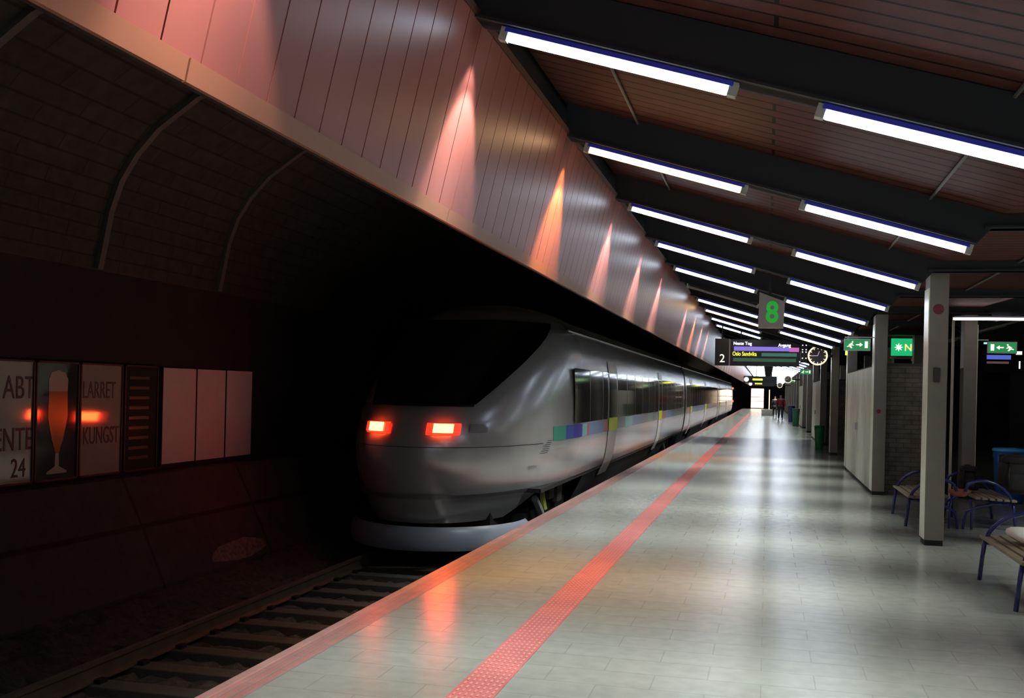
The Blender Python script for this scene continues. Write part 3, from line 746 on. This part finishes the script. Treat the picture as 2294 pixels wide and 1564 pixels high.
# exit signs
M_exit = emat('exit_green', (.01, .20, .06), 1.0)
M_pict = emat('exit_white', (.85, 1, .55), 1.6)
def exit_sign(x0, x1, y, z0, z1, d, label, post):
    """d=+1: running figure on the left, arrow to the right"""
    root = empty('exit_sign', ((x0 + x1) / 2, y, z0), label, 'exit sign')
    MB().box(x0, x1, y, y + .05, z0, z1).build('box', M_exit, root)
    b = MB(); t = .012
    b.box(x0 - t, x1 + t, y - .01, y + .06, z1, z1 + t).box(x0 - t, x1 + t, y - .01, y + .06, z0 - t, z0).box(x0 - t, x0, y - .01, y + .06, z0, z1).box(x1, x1 + t, y - .01, y + .06, z0, z1)
    b.box(min(x0, post), max(x0, post), y, y + .05, z1 + .03, z1 + .045)
    b.build('frame', mat('frame_pale', (.45, .48, .45), .4), root)
    h = z1 - z0; cz = (z0 + z1) / 2; L = x1 - x0; f = lambda u: (x0 + x1) / 2 + d * u * L
    b = MB()
    P = lambda pts: b.prism([(f(u), cz + v * h) for u, v in pts], 'y', y - .008, y)
    P([(-.05, -.05), (.10, -.05), (.10, -.20), (.22, 0), (.10, .20), (.10, .05), (-.05, .05)])                     # arrow
    P([(-.36, .0), (-.29, .08), (-.24, .18), (-.18, .16), (-.21, .02), (-.14, -.04), (-.15, -.1), (-.25, -.04), (-.24, -.16), (-.19, -.32), (-.25, -.33), (-.31, -.17), (-.40, -.22), (-.42, -.16), (-.33, -.08), (-.31, .02)])  # runner
    b.prism([(f(-.19) + .012 * math.cos(a), cz + .27 * h + .012 * math.sin(a) * 1.0) for a in [k * math.pi / 5 for k in range(10)]], 'y', y - .008, y)
    P([(.30, -.30), (.42, -.30), (.42, .32), (.30, .32)])                                                          # door
    b.build('pictogram', M_pict, root)
    return root
exit_sign(1.26, 1.665, 18.33, 2.455, 2.635, 1, 'green exit sign projecting from the column at the booth corner', 1.745)
exit_sign(3.53, 3.95, 18.33, 2.44, 2.61, -1, 'green exit sign at the right, above the blue bin', 3.35)
exit_sign(1.25, 1.66, 42.35, 2.52, 2.70, 1, 'small distant green exit sign beyond the round clock', 1.745)
exit_sign(1.30, 1.66, 66.35, 2.50, 2.70, 1, 'tiny green exit sign farthest down the platform', 1.745)
root = empty('indicator_lamp', (1.67, 24.3, 2.7), 'small lime lit lamp on the column at the far booth corner', 'lamp')
MB().box(1.69, 1.737, 24.31, 24.40, 2.60, 2.86).build('lens', emat('lime_glow', (.65, .8, .12), 1.2), root)
MB().box(1.685, 1.737, 24.305, 24.41, 2.86, 2.88).build('cap', M_black, root)

# kiosk sign and stuff above the booth
root = empty('kiosk_sign', (3.3, 26, 2.65), 'glowing green shop sign with orange letters above the booth', 'sign')
MB().box(2.86, 3.95, 26.0, 26.12, 2.67, 3.08).build('panel', emat('kiosk_green', (.01, .42, .15), 1.0), root)
b = MB()
for k in range(8):
    a = k * math.pi / 4
    b.prism([(3.02 + .10 * math.cos(a), 2.87 + .10 * math.sin(a)), (3.02 + .035 * math.cos(a + .5), 2.87 + .035 * math.sin(a + .5)), (3.02 + .035 * math.cos(a - .5), 2.87 + .035 * math.sin(a - .5))], 'y', 25.99, 26)
b.lathe([(.045, 25.99), (.045, 26)], 3.02, 2.87, 12, axis='y')
b.build('emblem', emat('kiosk_white', (1, .95, .6), 2.0), root)
text('Nar', 'lettering', .24, emat('kiosk_orange', (1, .48, .12), 2.0), root, (3.145, 25.99, 2.785), 'cam', sx=.95, extrude=.006)
MB().box(2.84, 4.1, 26.0, 26.1, 2.60, 2.63).box(2.9, 2.93, 26.03, 26.06, 2.2, 2.62).build('shelf', mat('shelf_grey', (.4, .42, .45), .4), root)
for hx in (3.0, 3.8): MB().tube([(hx, 26.06, 3.08), (hx, 26.06, 3.2)], .015, 6).build('hanger', M_beam, root)
root = empty('advert_sheet', (3.35, 26.2, 2.2), 'pale folded notice standing below the green shop sign', 'notice')
MB().prism([(3.38, 2.36), (3.52, 2.34), (3.52, 2.60), (3.46, 2.50)], 'y', 26.0, 26.03).build('sheet', mat('notice_pale', (.7, .8, .75), .5), root)
MB().prism([(3.30, 2.58), (3.36, 2.60), (3.46, 2.46), (3.44, 2.40)], 'y', 26.0, 26.03).build('flap', mat('notice_yellow', (.7, .7, .35), .5), root)

# departure board over the other platform edge
root = empty('departure_board', (6.3, 31, 2.5), 'hanging departure board with a blue strip above the other track', 'departure board')
MB().box(5.90, 6.98, 31.0, 31.2, 2.45, 3.1).build('casing', M_board, root)
MB().box(5.93, 6.55, 30.985, 31, 2.80, 2.92).build('blue_strip', emat('strip_blue', (.08, .12, .50), 1.0), root)
MB().box(5.93, 6.5, 30.99, 31, 2.68, 2.74).build('display_row', emat('row_brown', (.12, .06, .06), .8), root)
text('1', 'figure', .30, emat('text_white2', (1, 1, .95), 2.2), root, (6.70, 30.985, 2.55), 'cam', extrude=.004)
MB().box(6.68, 6.83, 30.985, 31, 2.94, 3.03).build('header_mark', emat('text_lime', (.8, 1, .6), 2), root)
for hx in (6.1, 6.8): MB().tube([(hx, 31.1, 3.1), (hx, 31.1, 3.6)], .02, 6).build('hanger', M_beam, root)
# small lights seen at the right
root = empty('strip_light', (3.48, 25, 2.9), 'short pale blue strip light above the right exit sign', 'light')
MB().box(4.72, 5.12, 25.0, 25.05, 2.92, 2.96).build('tube', emat('pale_blue', (.35, .75, .8), 1.0), root)
MB().box(4.70, 5.14, 25.0, 25.08, 2.965, 3.0).box(4.90, 4.94, 25.02, 25.06, 3.0, ROOF(2 * XM - 4.92) + CE - .01).build('housing', M_beam, root)

# lit portal frame at the far corner of the booth
root = empty('portal_frame', (2.85, 17.55, 0), 'slim pale portal frame with a bright tube along its top', 'frame')
MB().box(2.835, 2.868, 17.50, 17.56, 0, 2.965).build('post', M_cream, root)
MB().box(2.835, 4.35, 17.53, 17.57, 2.955, 2.985).build('rail', M_beam, root)
MB().box(2.84, 4.35, 17.50, 17.53, 2.918, 2.955).build('tube', emat('portal_tube', (1, .85, .88), 7.0), root)
MB().box(4.33, 4.37, 17.50, 17.56, 0, 2.965).build('post', M_cream, root)

# ------------------------------------------------------------------ booths between columns
M_brick = brickmat('booth_brick', (0.20, 0.165, 0.125), (0.16, 0.135, 0.105), (0.10, 0.085, 0.07), .24, .08, .008, 'xzy', rough=.6, noise=.3, bump=.4)
M_panel = mat('booth_panel', (0.74, 0.73, 0.60), .38, var=(2, .08))
def booth(y0, y1, label, h=2.2):
    root = empty('platform_booth', (2.4, y0, 0), label, 'booth')
    MB().box(1.95, 2.90, y0, y1, 0, h).build('body', M_brick, root)
    MB().box(1.90, 2.96, y0 - .01, y1 + .03, h, h + .05).build('roof_slab', mat('booth_roof', (.05, .05, .05), .5), root)
    b = MB(); y = y0 + .02; L = (y1 - y0 - .04)
    cuts = [0, .16, .34, .52, .72, 1.0]
    for a, c in zip(cuts[:-1], cuts[1:]):
        p = MB().box(1.74, 1.949, y + L * a + (.05 if a == .52 else .012), y + L * c - .012, .06, h - .02).build('side_panel', M_panel, root, bevel=.006)
        if a == .34: MB().box(1.70, 1.738, y + L * c - .14, y + L * c - .08, 1.0, 1.14).build('handle', M_steel, p)
    MB().box(1.75, 1.949, y0 + .02, y1 - .02, 0, .06).build('plinth', M_black, root)
    return root
booth(18.64, 24.2, 'brick fronted booth with pale side panels between two columns')
booth(36.64, 42.2, 'distant pale panelled booth beyond the clock')
r = booth(54.64, 60.2, 'farthest pale panelled booth along the row of columns')
# graffiti on the brick front
g = MB()
for pts in ([(2.62, 1.55), (2.60, 1.75), (2.66, 1.80), (2.70, 1.72), (2.63, 1.66)], [(2.64, 1.66), (2.72, 1.52)], [(2.70, 1.85), (2.74, 1.6), (2.71, 1.45)]):
    g.tube([(x, 18.629, z) for x, z in pts], .008, 5)
o = g.build('graffiti', M_black); tag(o, 'small black scribble painted on the brick front of the booth', 'graffiti')
# small box and stains on the nearest column
root = empty('column_box', (1.83, 12.28, 1.9), 'small dark switch box fixed to the nearest column', 'switch box')
MB().box(1.80, 1.87, 12.265, 12.299, 1.84, 2.0).build('box', mat('box_dark', (.04, .035, .035), .5), root, bevel=.005)
for x, y, z, lab, r_ in ((1.84, 12.298, 2.66, 'round red sticker high on the nearest column', .06), (1.83, 18.298, 1.42, 'small red sticker on the booth corner column', .035)):
    o = MB().lathe([(r_, y - .003), (r_, y)], x, z, 12, axis='y').build('sticker', mat('sticker_red', (.16, .02, .03), .5)); tag(o, lab, 'sticker')

# ------------------------------------------------------------------ benches
def bench(xf, d, y0, y1, label):
    """xf: x of the front legs, d=+1 when the seat reaches towards +X"""
    root = empty('platform_bench', (xf, (y0 + y1) / 2, 0), label, 'bench', 'benches between the columns')
    X = lambda u: xf + d * u
    for i in range(6):
        u = -.01 + i * .085
        MB().box(min(X(u), X(u + .065)), max(X(u), X(u + .065)), y0 - .06, y1 + .06, .375 + .004 * i, .402 + .004 * i).build('seat_slat', M_wood, root, bevel=.005)
    for y in (y0 + .04, y1 - .04):
        b = MB(); b.tube([(X(-.02), y, 0.0), (X(.0), y, .20), (X(.02), y, .37)], .020, 8); b.build('leg', M_navy, root, smooth=True)
        b = MB(); b.tube([(X(.02), y, .36), (X(.06), y, .45), (X(.13), y, .53), (X(.22), y, .59), (X(.33), y, .625), (X(.45), y, .62), (X(.55), y, .57), (X(.58), y, .48)], .020, 8); b.build('armrest', M_navy, root, smooth=True)
        b = MB(); b.tube([(X(.60), y, 0.0), (X(.59), y, .12), (X(.56), y, .22), (X(.42), y, .30), (X(.25), y, .335), (X(.02), y, .345)], .018, 8); b.build('curved_brace', M_navy, root, smooth=True)
        b = MB(); b.tube([(X(.50), y, .0), (X(.50), y, .20), (X(.52), y, .38)], .016, 8); b.build('leg', M_navy, root, smooth=True)
    b = MB(); b.tube([(X(.24), y0 + .04, .34), (X(.24), y1 - .04, .34)], .022, 8); b.build('cross_bar', M_navy, root, smooth=True)
    return root
bench(1.945, 1, 8.70, 10.20, 'slatted wooden bench with blue tube arms, nearest at the right edge')
bench(1.785, 1, 14.0, 15.5, 'slatted wooden bench half hidden by the nearest column')
bench(3.05, -1, 14.0, 15.5, 'slatted wooden bench carrying the dark rucksacks')

# crumpled white paper bag on the near bench
def blob(name, m, c, r, seed, parent=None, amp=.25, sub=3, squash=None):
    bm = bmesh.new(); bmesh.ops.create_icosphere(bm, subdivisions=sub, radius=1)
    rnd = random.Random(seed); dirs = [Vector((rnd.uniform(-1, 1), rnd.uniform(-1, 1), rnd.uniform(-1, 1))).normalized() for _ in range(14)]
    for v in bm.verts:
        n = v.co.normalized(); k = 1 + amp * sum((n.dot(q)) ** 5 * (1 if i % 2 else -1) for i, q in enumerate(dirs)) * .5
        co = n * k
        if squash: co = squash(co)
        v.co = Vector((co.x * r[0], co.y * r[1], co.z * r[2])) + Vector(c)
    for f in bm.faces: f.smooth = True
    me = bpy.data.meshes.new(name); bm.to_mesh(me); bm.free(); me.materials.append(m)
    o = bpy.data.objects.new(name, me); C.objects.link(o)
    if parent: o.parent = parent; o.matrix_parent_inverse = Matrix.Translation(-parent.location)
    return o
flat = lambda c: Vector((c.x, c.y, max(c.z, -.8)))
o = blob('paper_bag', mat('paper_white', (.95, .93, .84), .6), (2.22, 9.62, .475), (.13, .16, .068), 3, amp=.5, squash=flat)
tag(o, 'crumpled white paper bag lying on the nearest bench', 'paper bag')

M_bagc = mat('rucksack_dark', (.018, .014, .015), .8, var=(10, .3), bump=(25, .3)); M_strap = mat('strap_dark', (.03, .028, .03), .6)
def rucksack(c, r, label, rot=0, seed=1):
    root = empty('rucksack', (c[0], c[1], c[2]), label, 'rucksack', 'rucksacks on the bench')
    box = lambda q: Vector((math.copysign(abs(q.x) ** .62, q.x), math.copysign(abs(q.y) ** .62, q.y), max(-.9, math.copysign(abs(q.z) ** .7, q.z))))
    blob('body', M_bagc, (c[0], c[1], c[2] + r[2]), r, seed, root, amp=.18, squash=box)
    blob('top_lid', M_bagc, (c[0], c[1], c[2] + r[2] * 1.85), (r[0] * .85, r[1] * .9, r[2] * .28), seed + 4, root, amp=.2, squash=box)
    blob('front_pocket', M_bagc, (c[0], c[1] - r[1] * .85, c[2] + r[2] * .7), (r[0] * .65, r[1] * .35, r[2] * .45), seed + 9, root, amp=.15, squash=box)
    for s in (-1, 1):
        MB().tube([(c[0] + s * r[0] * .5, c[1] - r[1] * .9, c[2] + r[2] * 1.7), (c[0] + s * r[0] * .6, c[1] - r[1] * 1.25, c[2] + r[2] * 1.1), (c[0] + s * r[0] * .55, c[1] - r[1] * 1.0, c[2] + r[2] * .35)], .014, 6).build('strap', M_strap, root, smooth=True)
    MB().tube([(c[0] - .05, c[1], c[2] + r[2] * 2.05), (c[0] - .03, c[1], c[2] + r[2] * 2.16), (c[0] + .03, c[1], c[2] + r[2] * 2.16), (c[0] + .05, c[1], c[2] + r[2] * 2.05)], .009, 6).build('grab_loop', M_strap, root)
rr = rucksack((3.13, 14.38, .43), (.20, .16, .25), 'large dark rucksack standing at the right end of the bench', seed=2)
rr = rucksack((2.62, 14.75, .43), (.135, .13, .16), 'smaller dark rucksack leaning on the bench beside the nearest column', seed=5)
o = blob('folded_jacket', mat('jacket_orange', (.42, .14, .08), .8), (2.42, 14.2, .447), (.12, .10, .048), 8, amp=.4, squash=flat)
# it rests on the far bench's back slats
tag(o, 'orange red folded cloth lying beside the smaller rucksack', 'cloth')

# ------------------------------------------------------------------ bins
def bin_(x, y, r, h, m, mr, label, hole=True):
    root = empty('litter_bin', (x, y, 0), label, 'bin')
    MB().lathe([(r * .78, 0.0), (r * .8, .02), (r * .96, h * .80), (r, h * .86), (r, h - .03)], x, y, 28).build('body', m, root, smooth=True)
    MB().lathe([(r * 1.03, h - .04), (r * 1.05, h - .01), (r * .98, h + .012), (r * .4, h + .02), (0.001, h + .022)], x, y, 28).build('lid', mr, root, smooth=True)
    if hole:
        b = MB(); rows = []
        for z in (h - .26, h - .20, h - .14, h - .08):
            rows.append([(x + (r * 1.01) * math.cos(a), y + (r * 1.01) * math.sin(a), z) for a in [math.radians(-140 + i * 10) for i in range(5)]])
        grid(b, rows); b.build('opening', M_black, root)
    return root
bin_(3.83, 18.0, .26, .87, mat('bin_blue', (.02, .10, .42), .3, coat=.4), mat('lid_blue', (.05, .42, .85), .25, coat=.5), 'bright blue litter bin with a pale blue rim at the right')
bin_(1.60, 33.4, .155, .72, mat('bin_green', (.01, .22, .06), .35), mat('lid_green', (.01, .20, .06), .4), 'bright green litter bin beside the column under the clock', False)
bin_(1.50, 57.0, .20, .95, mat('bin_dkgreen', (.01, .09, .05), .4), mat('bin_dkgreen', (.01, .09, .05), .4), 'dark green litter bin farther down the column row', False)
bin_(1.45, 66.0, .22, 1.0, mat('bin_navy', (.015, .03, .10), .4), mat('bin_navy', (.015, .03, .10), .4), 'dark blue bin beside the person in red', False)

# ------------------------------------------------------------------ far end
root = empty('light_box', (-1.2, 126, 0), 'glaring warm white light box at the far end of the platform', 'light box')
M_glow = emat('far_glow', (1, .72, .55), 2.6)
MB().box(-1.95, -.42, 126.0, 126.3, 0, 2.44).build('casing', M_black, root)
for z0, z1 in ((.10, .85), (.90, 1.36), (1.42, 2.40)): MB().box(-1.92, -.45, 125.98, 126.0, z0, z1).build('panel', M_glow, root)
root = empty('door_frame_light', (.19, 127, 0), 'narrow glowing doorway edge right of the light box', 'doorway light')
MB().box(.16, .26, 127, 127.1, 0, 2.3).build('glowing_edge', emat('edge_warm', (1, .75, .4), 2.2), root)
root = empty('low_cabinet', (.2, 85, 0), 'low white cabinet standing far down the platform', 'cabinet')
MB().box(-.45, .55, 85, 85.6, 0, .42).build('body', mat('cabinet_white', (.6, .6, .56), .5), root, bevel=.01)
MB().box(-.48, .58, 84.97, 85.63, .42, .50).build('top', mat('cabinet_top', (.75, .75, .72), .5), root)

# ------------------------------------------------------------------ people far away
def person(x, y, h, coat, trousers, label):
    S = h / 1.75
    root = empty('person', (x, y, 0), label, 'person')
    def skin(name, verts, edges, m, sub=1):
        me = bpy.data.meshes.new(name); me.from_pydata([(x + v[0] * S, y + v[1] * S, v[2] * S) for v in verts], edges, [])
        o = bpy.data.objects.new(name, me); C.objects.link(o); o.parent = root; o.matrix_parent_inverse = Matrix.Translation(-root.location)
        me.materials.append(m)
        md = o.modifiers.new('skin', 'SKIN'); md.use_smooth_shade = True
        for i, v in enumerate(verts):
            sv = me.skin_vertices[0].data[i]; sv.radius = (v[3] * S, v[4] * S if len(v) > 4 else v[3] * S); sv.use_root = (i == 0)
        ss = o.modifiers.new('sub', 'SUBSURF'); ss.levels = 1; ss.render_levels = 1
        return o
    M_skin = mat('skin', (.35, .2, .14), .6)
    # one continuous body: pelvis, spine, head, legs mid-stride, arms, fingers
    V = [(0, 0, .95, .14, .10), (0, 0, 1.15, .13, .09), (0, .01, 1.38, .16, .10), (0, .01, 1.50, .055, .055), (0, .0, 1.60, .075, .09), (0, 0, 1.72, .07, .085),
         (-.10, 0, .88, .085, .085), (-.11, .10, .50, .06, .06), (-.11, .05, .08, .04, .04), (-.11, .20, .04, .04, .03),
         (.10, 0, .88, .085, .085), (.11, -.04, .50, .06, .06), (.11, -.20, .12, .04, .04), (.11, -.10, .03, .04, .03),
         (-.20, 0, 1.40, .055, .055), (-.26, -.04, 1.14, .045, .045), (-.27, .06, .90, .03, .03), (-.27, .09, .83, .035, .02),
         (.20, 0, 1.40, .055, .055), (.26, .02, 1.14, .045, .045), (.27, .12, .92, .03, .03), (.27, .15, .85, .035, .02)]
    E = [(0, 1), (1, 2), (2, 3), (3, 4), (4, 5), (0, 6), (6, 7), (7, 8), (8, 9), (0, 10), (10, 11), (11, 12), (12, 13), (2, 14), (14, 15), (15, 16), (16, 17), (2, 18), (18, 19), (19, 20), (20, 21)]
    for base, sx in ((17, -1), (21, 1)):
        bx, by, bz = V[base][:3]
        for k in range(4):
            V.append((bx, by - .027 + .018 * k, bz - .075 - .012 * (k in (1, 2)), .009, .009)); E.append((base, len(V) - 1))
        V.append((bx - sx * .03, by + .035, bz - .03, .010, .010)); E.append((base, len(V) - 1))
    skin('body', V, E, M_skin)
    J = [(0, 0, .92, .175, .13), (0, 0, 1.15, .165, .12), (0, .01, 1.38, .19, .13), (0, .01, 1.47, .09, .08), (-.20, 0, 1.40, .075, .075), (-.26, -.04, 1.14, .062, .062), (-.27, .05, .92, .048, .048),
         (.20, 0, 1.40, .075, .075), (.26, .02, 1.14, .062, .062), (.27, .11, .94, .048, .048)]
    skin('jacket', J, [(0, 1), (1, 2), (2, 3), (2, 4), (4, 5), (5, 6), (2, 7), (7, 8), (8, 9)], coat)
    T = [(0, 0, .95, .155, .115), (-.10, 0, .86, .10, .10), (-.11, .10, .50, .08, .08), (-.11, .05, .10, .065, .065), (.10, 0, .86, .10, .10), (.11, -.04, .50, .08, .08), (.11, -.20, .14, .065, .065)]
    skin('trousers', T, [(0, 1), (1, 2), (2, 3), (0, 4), (4, 5), (5, 6)], trousers)
    skin('hair', [(0, -.012, 1.665, .085, .095), (0, -.015, 1.72, .07, .08)], [(0, 1)], mat('hair_dark', (.01, .008, .007), .7))
    for sx in (-1, 1):
        fx, fy, fz = ((-.11, .12, .045) if sx < 0 else (.11, -.14, .05))
        blob('shoe', M_black, (x + fx * S, y + fy * S, .048), (.05, .14, .048), 3, root, amp=.05, sub=2)
    return root
person(.85, 69.8, 1.72, mat('coat_red', (.30, .015, .03), .7), mat('jeans', (.03, .035, .07), .8), 'person in a red jacket and dark trousers walking away down the platform')
person(.56, 80, 1.62, mat('coat_dark', (.02, .02, .03), .7), mat('trousers_dark', (.015, .015, .02), .8), 'person in dark clothes walking left of the person in red')


# unused lamp prototypes
for pr in (PL, PLp, PLo, PLx, PR, PWfill, PWx):
    if pr.name not in used:
        for ch in list(pr.children): bpy.data.objects.remove(ch)
        bpy.data.objects.remove(pr)
